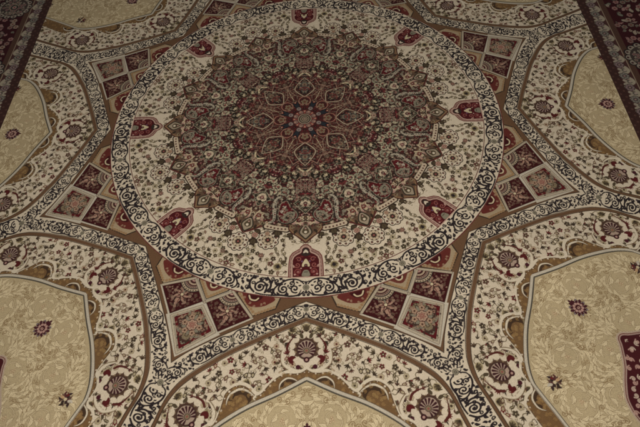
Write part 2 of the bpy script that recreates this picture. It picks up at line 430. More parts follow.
# ---- 4  the scroll cell: black vine scroll on ivory, one repeat, across = -0.5..0.5 (units of band width)
CL = 4.58
cell = Canvas(-.6, -.62, CL + .6, .62, 110, IVORY)
def scroll_cell(ox):
    p = Pen(cell, (ox, 0))
    def vine(Q, w=(.060, .085, .060)): p.curve(Q, [v * 1.14 for v in w], BLACK, 8)
    def tear(x, y, a, L=.26, w=.56, b=.16): leaf(p.at((x, y), a, L * 1.04), BLACK, w, b)
    def tri(x, y, a, L=.24):                 # three-pointed leaf
        for d, f in ((0, 1.0), (.85, .72), (-.85, .72)): leaf(p.at((x, y), a + d, L * f * .95), BLACK, .54, .05)
    # big spiral with its inner buds
    p.stroke(spiral((2.08, .09), .315, 2.6, 1.9, 1, 54, .12), [0.083, 0.088, 0.077, 0.094], BLACK)
    p.disk((2.07, .08), .062, BLACK)
    vine([(.10, .20), (.30, .36), (.66, .435), (1.1, .40), (1.5, .44), (1.85, .455), (2.2, .42)])
    vine([(1.82, .34), (1.62, .08), (1.64, -.18), (1.80, -.37), (1.92, -.33)], (.08, .10, .07)); tri(1.78, -.34, -.3, .25); tear(1.66, -.1, -2.3, .24)
    vine([(2.30, .38), (2.54, .16), (2.60, -.12), (2.48, -.37), (2.38, -.33)], (.08, .10, .07)); tri(2.52, -.32, -2.6, .25); tear(2.59, -.06, -.7, .26)
    tri(2.12, -.36, 1.3, .20); tear(1.50, .42, -2.0, .22); tear(2.78, .40, -1.1, .24)
    for s, mx in ((1, 0.0), (-1, CL)):
        q = lambda Q: [(mx + s * x, y) for x, y in Q]
        vine(q([(.10, -.18), (.26, -.34), (.52, -.42), (.86, -.38), (1.16, -.20), (1.40, .06), (1.42, .28), (1.28, .42)]), (.055, .080, .060))
        p.stroke(q(spiral((1.02, .09), .25, -1.3, 1.45, 1, 34, .15)), [0.083, 0.077, 0.094], BLACK)
        p.stroke(q(spiral((.50, .06), .21, 2.0, 1.2, -1, 30, .2)), [0.077, 0.072, 0.094], BLACK)
        p.stroke(q(spiral((.66, -.20), .15, 1.2, 1.1, 1, 24, .25)), [0.069, 0.066, 0.083], BLACK)
        p.stroke(q(spiral((1.36, -.28), .13, 2.4, 1.1, -1, 24, .25)), [0.069, 0.066, 0.083], BLACK)
        vine(q([(.40, .41), (.30, .30), (.22, .12)]), (.06, .05, .03))
        for (x, y, a, L) in ((.56, -.40, 1.0, .20), (1.30, -.06, -1.1, .24), (.78, .41, -1.3, .22), (1.16, .40, -1.0, .20), (.24, .30, .7, .18), (.96, -.32, -.5, .20), (.28, -.34, 2.4, .18), (1.44, .10, .5, .18), (.80, -.02, 2.2, .16), (1.24, .20, 2.8, .16)):
            tear(mx + s * x, y, a if s > 0 else math.pi - a, L, .50, .16 * s)
        tri(mx + s * 1.14, -.40, -1.57 + s * 1.0, .20); tri(mx + s * .90, .30, 1.57 + s * .6, .16)
    for x, y, a0, sg in ((1.55, .20, 1.0, 1), (2.66, .18, 2.0, -1), (2.94, -.38, .5, 1), (1.56, -.40, 2.6, -1), (1.80, -.02, .5, -1), (2.44, -.05, 2.6, 1), (2.08, -.33, 1.5, 1)):
        p.stroke(spiral((x, y), .10, a0, 1.0, sg, 20, .3), [0.061, 0.052, 0.069], BLACK)
    tear(1.56, .30, -.6, .22); tear(2.70, .30, 3.4, .22); tear(2.98, -.10, 1.9, .22); tear(1.62, -.30, .6, .18)
    for mx in (0, CL):
        pp = p.at((mx, 0), 0, .15)
        rosette(pp, 8, dye(112, 104, 84), dye(52, 44, 42), dye(76, 68, 56), dye(120, 110, 88), .30, .62, .12)
        for sg in (1, -1):
            leaf(p.at((mx, .13 * sg), 1.57 * sg, .22), BLACK, .40, 0)
            for d in (.8, -.8): p.curve([(mx, .20 * sg), (mx + d * .12, .30 * sg), (mx + d * .26, .30 * sg)], [0.055, 0.055, 0.033], BLACK)
    p.disk((2.32, -.41), .06, dye(72, 58, 60))
scroll_cell(0)
r8 = random.Random(77); cpen = Pen(cell)
for _ in range(2600):                        # small buds and hooks where the scroll leaves bare ground
    x = r8.uniform(.1, CL - .1); y = r8.uniform(-.42, .42)
    i_ = int((x - cell.x0) * cell.res); j_ = int((y - cell.y0) * cell.res)
    w_ = cell.a[j_ - 7:j_ + 8, i_ - 7:i_ + 8, 1]
    if w_.min() < IVORY[1] * .8: continue
    a = r8.uniform(0, 6.28)
    if r8.random() < .5: leaf(cpen.at((x - .05 * math.cos(a), y - .05 * math.sin(a)), a, .15), BLACK, .55, .2)
    else: curl(cpen.at((x - .05 * math.cos(a), y - .05 * math.sin(a)), a, .12), .42, BLACK, 1.0, r8.choice((-1, 1)))
def strip(s, t):
    """s: along in band widths, t: across -0.5..0.5"""
    return cell.sample(np.mod(s, CL), np.clip(t, -.55, .55))
# longer band fill near the two ends of the repeat wraps cleanly because the markers sit there

# star band in the eighth
W.poly(np.vstack([EDGE, [(1.2555 + 1.5, .52 + 1.5 * T225)], LINE[::-1]]), IVORY)
mid_r = np.array([[1.053, -.02], [1.0535, 0], [1.094, .099], [1.140, .207], [1.196, .335], [1.240, .413], [1.283, .478], [1.335, .553]])
mid = smooth(mid_r[1:], 6)
seg = np.diff(mid, axis=0); sl = np.hypot(*seg.T); cum = np.r_[0, np.cumsum(sl)]
Wn = wed.win(np.vstack([EDGE, LINE[:40]]), .02)
slc, X, Y = Wn
bd = np.full((Y.shape[0], X.shape[1]), 9., np.float32); bs = np.zeros_like(bd); bt = np.zeros_like(bd)
for k in range(len(seg)):
    dx, dy = seg[k] / sl[k]; rx = X - mid[k][0]; ry = Y - mid[k][1]
    u = np.clip(rx * dx + ry * dy, 0, sl[k]); t = -rx * dy + ry * dx
    d = np.hypot(rx - u * dx, ry - u * dy); b = d < bd
    bd = np.where(b, d, bd); bs = np.where(b, cum[k] + u, bs); bt = np.where(b, np.sign(t) * d, bt)
band_w = .068
inband = inpoly
bandmask = (wed.sdf(np.vstack([[(1.0185, -.05)], EDGE, [(1.36, .564), (1.372, .55)], LINE[::-1][26:], [(1.089, -.05)]]), X, Y) < -.001) & (bd < band_w * .5)
sc_ = cum[-1] / (2 * CL)
col = strip((bs / sc_).ravel(), (-bt / band_w).ravel()).reshape(bd.shape + (3,))
wed.a[slc] = np.where(bandmask[..., None], col, wed.a[slc])
# small rosette and tendrils where three arms of the band meet
Jp = Pen(wed, P(1.447, 22.5), math.radians(22.5), .068)
for v in (1, -1):
    Jp.curve([(-.15, .2 * v), (-.5, .42 * v), (-.75, .35 * v)], [.07, .09, .05], BLACK); Jp.curve([(.12, .2 * v), (.3, .52 * v), (.62, .62 * v)], [.07, .09, .05], BLACK)
    leaf(Jp.at((-.45, .4 * v), 2.2 * v, .34), BLACK, .5); leaf(Jp.at((.05, .45 * v), 1.2 * v, .30), BLACK, .5); leaf(Jp.at((-.30, .1 * v), 2.9 * v, .3), BLACK, .45)
rosette(Jp.at((0, 0), 0, .19), 8, dye(112, 104, 84), dye(52, 44, 42), dye(76, 68, 56), dye(120, 110, 88), .30, .62, .12)
# brown line on the inside of the band
BL = LINE + 0
W.stroke(np.vstack([[(1.089, 0)], BL]) + [.008, -.002], .0165, BROWN)
W.stroke(BL + [-.002, .002], .003, dye(58, 44, 32)); W.stroke(BL + [.0185, -.004], .003, dye(58, 44, 32))

# ---- 5  spandrel tiles between the star band and the ring (u outward along the 22.5 degree line, v across)
Kp = Pen(wed, (0, 0), math.radians(22.5))
kite = np.vstack([EDGE, [(1.2555 + .0, .522)], [P(1.36, 22.5)], [P(.98, 30)], [(.98, -.05)], [(1.0185, -.05)]])
W.poly(kite, BROWN)
W.stroke(EDGE, .0035, dye(56, 42, 32))
def tile_half(q):
    """one wedge side of the spandrel; q mirrors v"""
    m_ = lambda Q: [(u, v * q) for u, v in Q]
    # lattice ground
    Kp.poly(m_([(1.340, 0), (1.194, .127), (1.190, .120), (1.084, .222), (1.001, .0905), (.98, .05), (.98, 0)]), GREY)
    # mid tile
    MT = [(1.087, .0075), (1.184, .1125), (1.086, .209), (1.010, .0905)]
    Kp.poly(m_([(1.089, .0065), (1.187, .1125), (1.086, .212), (1.008, .0905)]), OLIVE_D)
    Kp.poly(m_(MT), RED_D)
    r3 = random.Random(4)
    mt = inpoly(MT)
    for (u, v) in scatter(lambda u, v: mt(u, v) and edgedist(MT, u, v) > .012 and math.hypot(u - 1.008, v - .0905) > .075, (1, 0, 1.2, .22), .021, 3000, 41):
        rosette(Kp.at((u, v * q), .3, .0080), 5, dye(92, 62, 52), RED_D, OLIVE, OLIVE_L)
    # branch of pale leaves and flowers
    fc = (1.092, .108)
    for a_, L_ in ((.03, .056), (.85, .040), (-.80, .040), (1.75, .036), (-1.68, .036), (2.6, .028), (-2.5, .028)):
        leaf(Kp.at((fc[0], fc[1] * q), (a_ + .03) * q, L_), dye(128, 98, 80), .40, .10 * q, dye(46, 20, 20), .10)
        Kp.stroke([(fc[0], fc[1] * q), (fc[0] + L_ * .7 * math.cos(a_ + .03), (fc[1] + L_ * .7 * math.sin(a_ + .03)) * q)], .0034, dye(84, 40, 38))
        rosette(Kp.at((fc[0] + L_ * 1.02 * math.cos(a_ + .03), (fc[1] + L_ * 1.02 * math.sin(a_ + .03)) * q), a_, .0074), 5, dye(124, 104, 84), dye(52, 24, 22), ROSE, CREAM)
    Kp.disk((fc[0], fc[1] * q), .010, dye(70, 30, 30)); Kp.disk((fc[0], fc[1] * q), .0065, CREAM)
    Kp.stroke(m_([(1.062, .103), (1.085, .106)]), .006, GREYG)
    for a_ in np.linspace(-2.7, 2.7, 9):
        curl(Kp.at((fc[0] + .040 * math.cos(a_), (fc[1] + .038 * math.sin(a_)) * q), a_ * q, .010), .24, dye(112, 84, 72), 1.1, q)
    for (u, v) in scatter(lambda u, v: mt(u, v) and edgedist(MT, u, v) > .007 and math.hypot(u - 1.008, v - .0905) > .070, (1, 0, 1.2, .22), .0135, 4000, 42):
        curl(Kp.at((u, v * q), u * 200, .0078), .24, [dye(104, 76, 62), dye(46, 16, 18), dye(84, 62, 48), dye(116, 92, 74)][int(u * 5000) % 4], 1.2, q)
    # quarter fan at the inner corner
    c = (1.008, .0905 * q)
    import_poly = m_([(1.083, .010), (1.178, .113), (1.086, .205), (1.008, .0905)])
    for rr, cc in ((.064, dye(40, 30, 28)), (.060, dye(132, 116, 94)), (.050, dye(62, 46, 40)), (.045, dye(112, 100, 84)), (.036, dye(66, 30, 28)), (.030, dye(130, 112, 90)), (.023, dye(62, 32, 29)), (.014, PINK), (.007, RED)):
        a = np.linspace(-.87, .98, 18)
        Kp.poly([c] + [(c[0] + rr * math.cos(t), c[1] + q * rr * math.sin(t)) for t in a], cc)
    for t in np.linspace(-.75, .88, 9):
        Kp.disk((c[0] + .056 * math.cos(t), c[1] + q * .056 * math.sin(t)), .0032, OLIVE)
        Kp.disk((c[0] + .040 * math.cos(t), c[1] + q * .040 * math.sin(t)), .0028, MAROON)
    # outer small triangle
    TR = [(1.003, .104), (1.078, .214), (1.016, .290), (.95, .290), (.95, .104)]
    Kp.poly(m_(TR), OLIVE_D)
    Kp.poly(m_([(1.005, .114), (1.073, .213), (1.013, .284), (.95, .284), (.95, .11)]), dye(126, 108, 82))
    for k in range(8):
        f_ = k / 7; Kp.disk((1.003 + f_ * .055, (.122 + f_ * .085) * q), .0065, dye(120, 92, 62))
    for f_ in np.linspace(0, 1, 7): Kp.disk((1.062 - f_ * .052, (.222 + f_ * .058) * q), .0062, dye(120, 92, 62))
    Kp.blob(m_([(.97, .125), (1.014, .145), (1.040, .182), (1.030, .222), (1.006, .252), (.97, .262)]), dye(88, 38, 31))
    for (u, v) in ((1.03, .175), (1.035, .195), (1.022, .225), (1.015, .150), (1.01, .24)): curl(Kp.at((u, v * q), u * 90, .011), .24, dye(120, 92, 70), 1.2, q)
    Kp.blob(m_([(.98, .15), (1.008, .16), (1.018, .180), (1.010, .205), (.98, .215)]), RED_D)
    Kp.curve(m_([(.997, .162), (1.010, .175), (1.008, .195), (.995, .203)]), .006, CREAM)
for q in (-1, 1): tile_half(q)
# lattice bars
for q in (-1, 1):
    for bar in ([(1.090, 0), (1.004, .0905 * q)], [(1.004, .0905 * q), (1.081, .211 * q)]):
        Kp.stroke(bar, .0130, dye(72, 54, 44)); Kp.stroke(bar, .0098, dye(130, 118, 98))
# inner triangle on the axis
IT = [(1.078, 0), (1.010, .072), (.95, .10), (.95, -.10), (1.010, -.072)]
Kp.poly(IT, OLIVE_D); Kp.poly([(1.073, 0), (1.010, .065), (.95, .09), (.95, -.09), (1.010, -.065)], dye(126, 108, 82))
for q in (-1, 1):
    for k in range(8):
        f_ = k / 7; Kp.disk((1.062 - f_ * .062, (.004 + f_ * .060) * q), .0062, dye(122, 94, 62))
Kp.blob([(.97, -.055), (1.010, -.036), (1.035, 0), (1.010, .036), (.97, .055)], dye(90, 46, 36))
Kp.blob([(.97, -.036), (1.008, -.022), (1.020, 0), (1.008, .022), (.97, .036)], RED_D)
Kp.curve([(1.000, -.018), (1.016, -.008), (1.016, .008), (1.000, .018)], .006, CREAM)
# big tile
for k, (gr, cc) in enumerate(((.0065, dye(84, 62, 50)), (.0048, dye(132, 120, 100)), (-.0040, dye(84, 76, 64)), (-.0058, dye(130, 118, 98)), (-.0095, dye(64, 20, 20)))):
    Kp.poly([(1.108, 0), (1.191, .101), (1.322, 0), (1.191, -.101)], cc, gr)
Kp.poly([(1.108, 0), (1.191, .101), (1.322, 0), (1.191, -.101)], dye(84, 22, 24), -.0108)
BT = [(1.132, 0), (1.192, .072), (1.290, 0), (1.192, -.072)]
Kp.blob([(1.137, 0), (1.165, .040), (1.190, .070), (1.225, .046), (1.285, 0), (1.225, -.046), (1.190, -.070), (1.165, -.040)], dye(66, 42, 34))
bt_ = inpoly(BT)
for (u, v) in scatter(lambda u, v: bt_(u, v) and v >= 0, (1.12, 0, 1.30, .08), .0118, 4000, 51):
    for q in (-1, 1):
        curl(Kp.at((u, v * q), (u * 77) % 6.28 * q, .0135), .26, [GREYG, OLIVE_L, dye(124, 96, 76), GREYG][int(u * 1000) % 4], 1.1, q)
for k in range(6):
    a = k * math.pi / 3
    leaf(Kp.at((1.197 + .018 * math.cos(a), .018 * math.sin(a)), a, .030), GREYG, .5, 0, OLIVE_D, .12)
for (u, v) in scatter(lambda u, v: inpoly([(1.118, 0), (1.191, .092), (1.310, 0), (1.191, -.092)])(u, v) and v >= 0, (1.11, 0, 1.32, .1), .0125, 4000, 52):
    for q in (-1, 1): curl(Kp.at((u, v * q), u * 150 * q, .0080), .26, [dye(54, 24, 22), dye(106, 92, 72), dye(58, 44, 34), dye(116, 88, 70)][int(u * 4000) % 4], 1.2, q)
rosette(Kp.at((1.197, 0), 0, .024), 7, dye(132, 106, 86), dye(62, 34, 30), dye(112, 76, 62), dye(92, 28, 28), .32, .64, .12)
rosette(Kp.at((1.197, 0), .4, .012), 5, dye(128, 90, 74), MAROON, ROSE, CREAM)
for k in range(6):
    a = (k + .5) * math.pi / 3
    rosette(Kp.at((1.197 + .036 * math.cos(a), .034 * math.sin(a)), a, .0115), 5, dye(140, 116, 92), MAROON, OLIVE, RED_D)

# ---- 6  round medallion
circ = lambda r: [P(r, a) for a in np.linspace(-8, 38, 60)]
W.poly(circ(1.004) + [(0, -.05), (-.04, 0)], IVORY)
W.stroke(circ(1.002), .0048, dye(86, 34, 32))
W.stroke(circ(.9065), .0038, dye(84, 40, 36))
# florets of the ivory annulus
ROS = [(P(.735, 12.9), .046), (P(.776, 22.5), .046)]
DENSE = [P(.737, 0), P(.718, 1.7), P(.704, 2.9), P(.690, 4.6), P(.673, 6.3), P(.680, 7.5), P(.680, 14.6), P(.664, 15.5), P(.682, 18), P(.700, 19.6), P(.726, 22.5)]
dense_in = inpoly([(0, -.05)] + [P(.705, -2.9)] + DENSE + [P(.70, 25), P(0.05, 30)])
def ann(x, y):
    r = math.hypot(x, y); a = math.degrees(math.atan2(y, x))
    if not (0 <= a <= 22.5 and r < .892): return False
    if dense_in(x, y) or fardist(DENSE, x, y) < .014: return False
    if y < .088 and x > .735: return False
    return all(math.hypot(x - c[0], y - c[1]) > q + .016 for c, q in ROS) and math.hypot(x - .852, y - .119) > .032
pts = scatter(ann, (.6, 0, .9, .36), .0238, 60000, 61)
for (x, y) in pts:
    q = sorted(pts, key=lambda q: (q[0] - x) ** 2 + (q[1] - y) ** 2)[1]
    W.curve([(x, y), ((x + q[0]) / 2 + (q[1] - y) * .3, (y + q[1]) / 2 - (q[0] - x) * .3), q], .0024, OLIVE_L)
for (x, y) in pts:
    a = rng.uniform(0, 6.28); c1 = rng.choice((OLIVE, dye(62, 52, 34), dye(66, 48, 36), dye(86, 52, 44)))
    floret(W.at((x, y), a, rng.uniform(.0108, .0142)), rng.choice((0, 0, 2, 3, 1, 4, 5)), c1, OLIVE_D, CREAM)
    curl(W.at((x + .012, y), a + 2, .009), .18, OLIVE_L, 1.0)
W.disk((.852, .119), .0185, dye(128, 114, 82)); W.disk((.852, .119), .014, OLIVE_L); floret(W.at((.852, .119), .4, .0150), 3, OLIVE, OLIVE_D, OLIVE_D); W.disk((.853, .118), .0065, BLACK)
leaf(W.at((.822, .082), .7, .030), OLIVE, .5, .2); leaf(W.at((.822, .082), 2.6, .022), OLIVE, .5, .2)
# lotus blobs
def lotus(c, a, s):
    p = W.at(c, a, s)
    p.blob([(-.9, 0), (-.5, .7), (.1, .95), (.35, .5), (.9, .55), (.8, 0), (.9, -.55), (.35, -.5), (.1, -.95), (-.5, -.7)], OLIVE_D)
    p.blob([(-.6, 0), (-.3, .4), (.2, .5), (.5, 0), (.2, -.5), (-.3, -.4)], OLIVE); p.stroke([(-.5, 0), (.5, 0)], .1, OLIVE_D)
for c, s in ROS:
    a = math.atan2(c[1], c[0])
    p = W.at(c, a, s)
    for k in range(9):
        t = 2 * math.pi * k / 9
        p.disk((.72 * math.cos(t), .72 * math.sin(t)), .385, dye(58, 42, 33))
    for k in range(9):
        t = 2 * math.pi * k / 9
        p.disk((.72 * math.cos(t), .72 * math.sin(t)), .29, IVORY)
        p.disk((.80 * math.cos(t), .80 * math.sin(t)), .13, dye(74, 58, 46)); p.disk((.84 * math.cos(t), .84 * math.sin(t)), .05, ROSE)
    p.disk((0, 0), .60, dye(64, 46, 36))
    for k in range(8):
        t = 2 * math.pi * (k + .5) / 8; p.disk((.42 * math.cos(t), .42 * math.sin(t)), .155, dye(138, 122, 98))
    p.disk((0, 0), .22, OLIVE_D); p.disk((0, 0), .11, ROSE)
lotus(P(.757, 17.7), math.radians(17), .023); lotus(P(.695, 10.2), math.radians(8), .024); lotus(P(.705, 17.6), math.radians(40), .019); lotus(P(.700, 5.6), math.radians(30), .016)
rosette(W.at(P(.722, 18.0), 0, .014), 6, dye(132, 100, 84), OLIVE_D, ROSE, CREAM)
rosette(W.at(P(.703, 13.8), 0, .011), 6, dye(132, 108, 84), OLIVE_D, ROSE, CREAM)
rosette(W.at(P(.816, 13.6), 0, .012), 5, dye(112, 84, 70), OLIVE_D, ROSE, CREAM); rosette(W.at(P(.845, 19.6), 0, .011), 5, dye(112, 84, 70), OLIVE_D, OLIVE, CREAM)

# niche (arched red motif) at the rim, on the axis of each panel
def niche(p):
    OUT = [(.905, .073), (.880, .0735), (.840, .072), (.805, .068), (.786, .056), (.776, .040), (.768, .026), (.757, .021), (.748, .010), (.744, 0)]
    INN = [(.905, .056), (.860, .0565), (.825, .056), (.808, .050), (.797, .038), (.790, .024), (.784, .018), (.772, .017), (.762, .010), (.759, 0)]
    sym = lambda Q: Q + [(x, -y) for x, y in reversed(Q)]
    so, si = sym(OUT), sym(INN)
    p.poly(so, MAROON, .001); p.poly(so, dye(130, 104, 90), -.0035); p.poly(so, dye(104, 70, 62), -.0065)
    for s in (1, -1):
        for (x, y) in ((.795, .050), (.784, .036), (.81, .060), (.773, .022), (.83, .0635), (.85, .0640), (.87, .0640), (.89, .0640)):
            curl(p.at((x, y * s), 2.5 * s, .008), .3, dye(124, 92, 80), 1.1, s)
    p.poly(si, dye(140, 114, 98), .0045); p.poly(si, dye(72, 20, 22), -.0005)
    p.blob([(.763, 0), (.770, .012), (.785, .013), (.797, .020), (.805, 0), (.797, -.020), (.785, -.013), (.770, -.012)], dye(52, 38, 32))
    p.blob([(.772, 0), (.783, .010), (.790, .009), (.786, 0), (.790, -.009), (.783, -.010)], IVORY)
    for s in (1, -1):
        p.stroke(spiral((.880, .032 * s), .017, 0, 1.4, s, 24, .2), .0050, dye(104, 52, 48)); p.disk((.880, .032 * s), .005, dye(118, 76, 68))
        p.stroke(spiral((.848, .036 * s), .013, 1, 1.2, -s, 20, .2), .004, ROSE)
        p.stroke(spiral((.820, .030 * s), .012, 2, 1.2, s, 20, .2), .004, ROSE); p.disk((.820, .030 * s), .004, WINE)
        leaf(p.at((.86, .049 * s), 2.6 * s, .016), PINK, .4); leaf(p.at((.806, .010 * s), 1.2 * s, .016), MAROON, .5)
        p.disk((.83, .016 * s), .004, dye(90, 60, 80)); p.disk((.893, .046 * s), .004, PINK); p.disk((.864, .020 * s), .0035, PINK)
    p.blob([(.818, 0), (.832, .010), (.846, .016), (.857, .014), (.852, 0), (.857, -.014), (.846, -.016), (.832, -.010)], CREAM)
    p.disk((.850, 0), .0075, dye(46, 40, 36)); p.disk((.850, 0), .0035, ROSE)
    p.blob([(.872, 0), (.877, .011), (.901, .016), (.901, -.016), (.877, -.011)], GREYG); p.stroke([(.882, -.007), (.882, .007)], .003, OLIVE_D)
niche(W)

# ---- dense sunburst
dn = [(0, -.05), P(.704, -2.9)] + DENSE + [P(.700, 25.4), P(.3, 40), (0, .05)]
W.poly(dn, dye(70, 42, 33), .004)
W.poly(dn, dye(88, 64, 46), -.003)
W.stroke(DENSE, .006, dye(86, 44, 36))
# cream bars with dots between the lobes
W.stroke([P(.670, 7.0), P(.667, 11.2), P(.666, 15.2)], .034, OLIVE_D)
W.stroke([P(.670, 7.2), P(.667, 11.2), P(.666, 15.0)], .0225, dye(142, 126, 104))
for a in np.linspace(7.6, 14.6, 6): W.disk(P(.668 + .002 * math.sin(a * 5), a), .0048, dye(84, 54, 44))
# ground of the inner rings, woven tight with small curls and blossoms
W.poly([P(.645, a) for a in np.linspace(-8, 38, 40)] + [(0, -.05), (-.04, 0)], dye(62, 38, 31))
W.poly([P(.43, a) for a in np.linspace(-8, 38, 40)] + [(0, -.05), (-.04, 0)], dye(60, 28, 27))
def wring(r0, r1): return lambda x, y: r0 < math.hypot(x, y) < r1 and 0 <= y <= x * T225
for (x, y) in scatter(wring(.30, .645), (.25, 0, .66, .26), .0175, 40000, 71):
    r = math.hypot(x, y); a = rng.uniform(0, 6.28); u = rng.random()
    g = (r - .30) / .34
    c = rng.choice((dye(98, 90, 74), dye(116, 98, 78), dye(116, 80, 70), dye(104, 84, 64), dye(98, 40, 40), dye(98, 40, 40), dye(134, 118, 96))) if g > .28 or rng.random() < .35 else rng.choice((dye(92, 40, 40), dye(84, 60, 44), dye(104, 72, 62), dye(52, 50, 36)))
    if u < .50: curl(W.at((x, y), a, .0145), .30, c, 1.15, rng.choice((-1, 1)))
    elif u < .72: rosette(W.at((x, y), a, .0108), 5, c, dye(42, 30, 26), ROSE, OLIVE_D)
    elif u < .88: leaf(W.at((x, y), a, .024), c, .5, .2, dye(40, 30, 26), .12)
    else: W.disk((x, y), .008, dye(72, 24, 28)); W.disk((x, y), .004, PINK)
# red and dark pools under the motifs, toward the heart
for (x, y) in scatter(wring(.30, .46), (.25, 0, .5, .2), .036, 6000, 72):
    W.disk((x, y), rng.uniform(.008, .013), rng.choice((dye(66, 22, 26), dye(50, 34, 26), dye(34, 36, 26)))); curl(W.at((x - .006, y), rng.uniform(0, 6), .012), .28, rng.choice((CREAM, PINK, GREYG)), 1.1)

def lobe(p, tip, w):
    """pointed outer lobe of the sunburst along +x (axis), tip radius given"""
    L = [(.600, .060), (.640, .072), (.664, .074), (.684, .060), (.703, .036), (.718, .018), (tip, 0)]
    k = tip - .737
    Lh = [(x + k * (x - .6) / .137, y * w) for x, y in L[:-1]] + [(tip, 0)]
    sym = Lh + [(x, -y) for x, y in reversed(Lh[:-1])]
    p.poly(sym, dye(70, 38, 32), .003); p.poly(sym, dye(112, 86, 58), -.002); p.poly(sym, dye(74, 44, 36), -.0085); p.poly(sym, dye(104, 74, 54), -.0105); p.poly(sym, dye(84, 62, 46), -.014)
    for s in (1, -1):
        st = [(.618 + (.030 if k % 2 else .019) * math.cos(k * .5236 + .26), .0285 * s + (.030 if k % 2 else .019) * math.sin(k * .5236 + .26)) for k in range(12)]
        p.poly(st, dye(46, 32, 28), .004); p.poly(st, dye(140, 122, 96), .001)
        curl(p.at((.600, .052 * s), .6 * s, .020), .26, GREYG, 1.3, s); curl(p.at((.643, .012 * s), 2.0 * s, .013), .26, PINK, 1.2, s)
    for s in (1, -1):
        rosette(p.at((.618, .0285 * s), 0, .0135), 6, dye(92, 30, 32), dye(70, 26, 26), dye(112, 64, 52), RED, .30, .60, .06); p.disk((.618, .0285 * s), .0052, dye(50, 20, 22)); p.disk((.618, .0285 * s), .0026, PINK)
        curl(p.at((.655, .050 * s), 1.0 * s, .020), .24, OLIVE_L, 1.2, s); leaf(p.at((.668, .038 * s), .3 * s, .026), OLIVE_D, .5)
        curl(p.at((.635, .058 * s), -1.0 * s, .016), .26, PINK, 1.2, -s)
    p.blob([(.638, 0), (.658, .020), (.684, .030), (.704, .018), (.720, 0), (.704, -.018), (.684, -.030), (.658, -.020)], dye(48, 42, 32))
    p.blob([(.644, 0), (.662, .016), (.684, .024), (.700, .013), (.713, 0), (.700, -.013), (.684, -.024), (.662, -.016)], dye(120, 106, 86))
    p.blob([(.652, 0), (.668, .012), (.684, .015), (.694, 0), (.684, -.015), (.668, -.012)], OLIVE); p.disk((.682, 0), .0065, IVORY); p.disk((.664, 0), .004, PINK)
lobe(W, .737, 1.0); lobe(Kp, .726, .86)

# red pods with a serrated pale edge
POD = [P(.512, 9.5), P(.535, 12.2), P(.572, 12.4), P(.608, 11.9), P(.632, 10.6), P(.640, 8.2), P(.630, 5.4), P(.606, 3.6), P(.582, 3.4), P(.562, 4.9), P(.550, 6.6), P(.532, 7.6)]
W.blob(POD, dye(44, 38, 30), .005); W.blob(POD, dye(104, 92, 76), -.001); W.blob(POD, dye(84, 22, 25), -.0055)
W.blob([P(.575, 4.6), P(.575, 7.5), P(.600, 9.5), P(.622, 8.8), P(.628, 6.5), P(.61, 4.8)], GREYG); W.blob([P(.585, 5.4), P(.588, 7.2), P(.604, 8.5), P(.616, 7.6), P(.612, 6.0)], dye(52, 46, 36))
for (r, a, t) in ((.545, 9.2, .3), (.565, 8.0, 1.4), (.585, 10.2, 2.2), (.600, 7.0, 3.6), (.555, 10.8, 5.0), (.612, 10.4, 4.1)):
    curl(W.at(P(r, a), t, .017), .22, rng.choice((GREYG, dye(128, 100, 84), GREY)), 1.2)
W.curve([P(.494, 12.9), P(.512, 14.6), P(.540, 15.0), P(.575, 14.2), P(.610, 13.2), P(.634, 13.2), P(.646, 14.6)], [.010, .024, .026, .024, .020, .015, .010], dye(44, 36, 32))
W.curve([P(.496, 13.1), P(.514, 14.5), P(.540, 14.9), P(.575, 14.1), P(.610, 13.2), P(.634, 13.2), P(.645, 14.6)], [.006, .018, .020, .018, .014, .010, .008], dye(126, 116, 98))
for q in smooth([P(.512, 14.0), P(.540, 14.5), P(.575, 13.7), P(.610, 12.9), P(.634, 13.1)], 3): W.disk(q, .0027, dye(64, 60, 52))
W.disk(P(.648, 15.4), .008, CREAM); W.disk(P(.648, 15.4), .004, ROSE)

# diamonds on both axes
def diamond(p, r0, r1, r2, w):
    D = [(r0, 0), (r1, w), (r2, 0), (r1, -w)]
    p.poly(D, dye(112, 106, 84), .004); p.poly(D, dye(40, 34, 28), 0); p.poly(D, dye(98, 92, 70), -.005); p.poly(D, dye(48, 42, 32), -.008)
    c = r1 + .002
    p.blob([(c - .022, 0), (c - .012, .018), (c + .010, .024), (c + .022, .010), (c + .016, 0), (c + .022, -.010), (c + .010, -.024), (c - .012, -.018)], dye(146, 130, 106))
    p.blob([(c - .010, 0), (c, .010), (c + .012, .006), (c + .012, -.006), (c, -.010)], dye(86, 44, 44)); p.disk((c, 0), .004, PINK)
    for s in (1, -1): curl(p.at((c + .02, .02 * s), .9 * s, .014), .25, GREYG, 1.2, s)
diamond(W, .489, .524, .581, .050); diamond(Kp, .484, .520, .572, .042)
# pale cloud scrolls
for (r, a, r0, a0, t, s) in ((.468, 12.0, .030, 1.0, 1.6, 1), (.445, 16.5, .024, 3.0, 1.5, -1), (.478, 17.6, .020, 0.5, 1.4, 1), (.430, 9.0, .018, 4.0, 1.4, -1), (.492, 8.0, .017, 5.4, 1.3, 1), (.415, 21.0, .020, 2.2, 1.3, 1), (.455, 5.0, .016, 2.0, 1.3, -1)):
    sp = spiral(P(r, a), r0, a0, t, s, 34, .15)
    W.stroke(sp, .0125, dye(46, 38, 32)); W.stroke(sp, .0082, rng.choice((dye(134, 122, 98), dye(124, 112, 90), dye(112, 108, 88)))); W.disk(P(r, a), .006, ROSE)
    e = sp[0]; leaf(W.at(e, a0 + 2.2 * s, .030), dye(130, 120, 96), .5, .2, dye(46, 38, 32), .12)
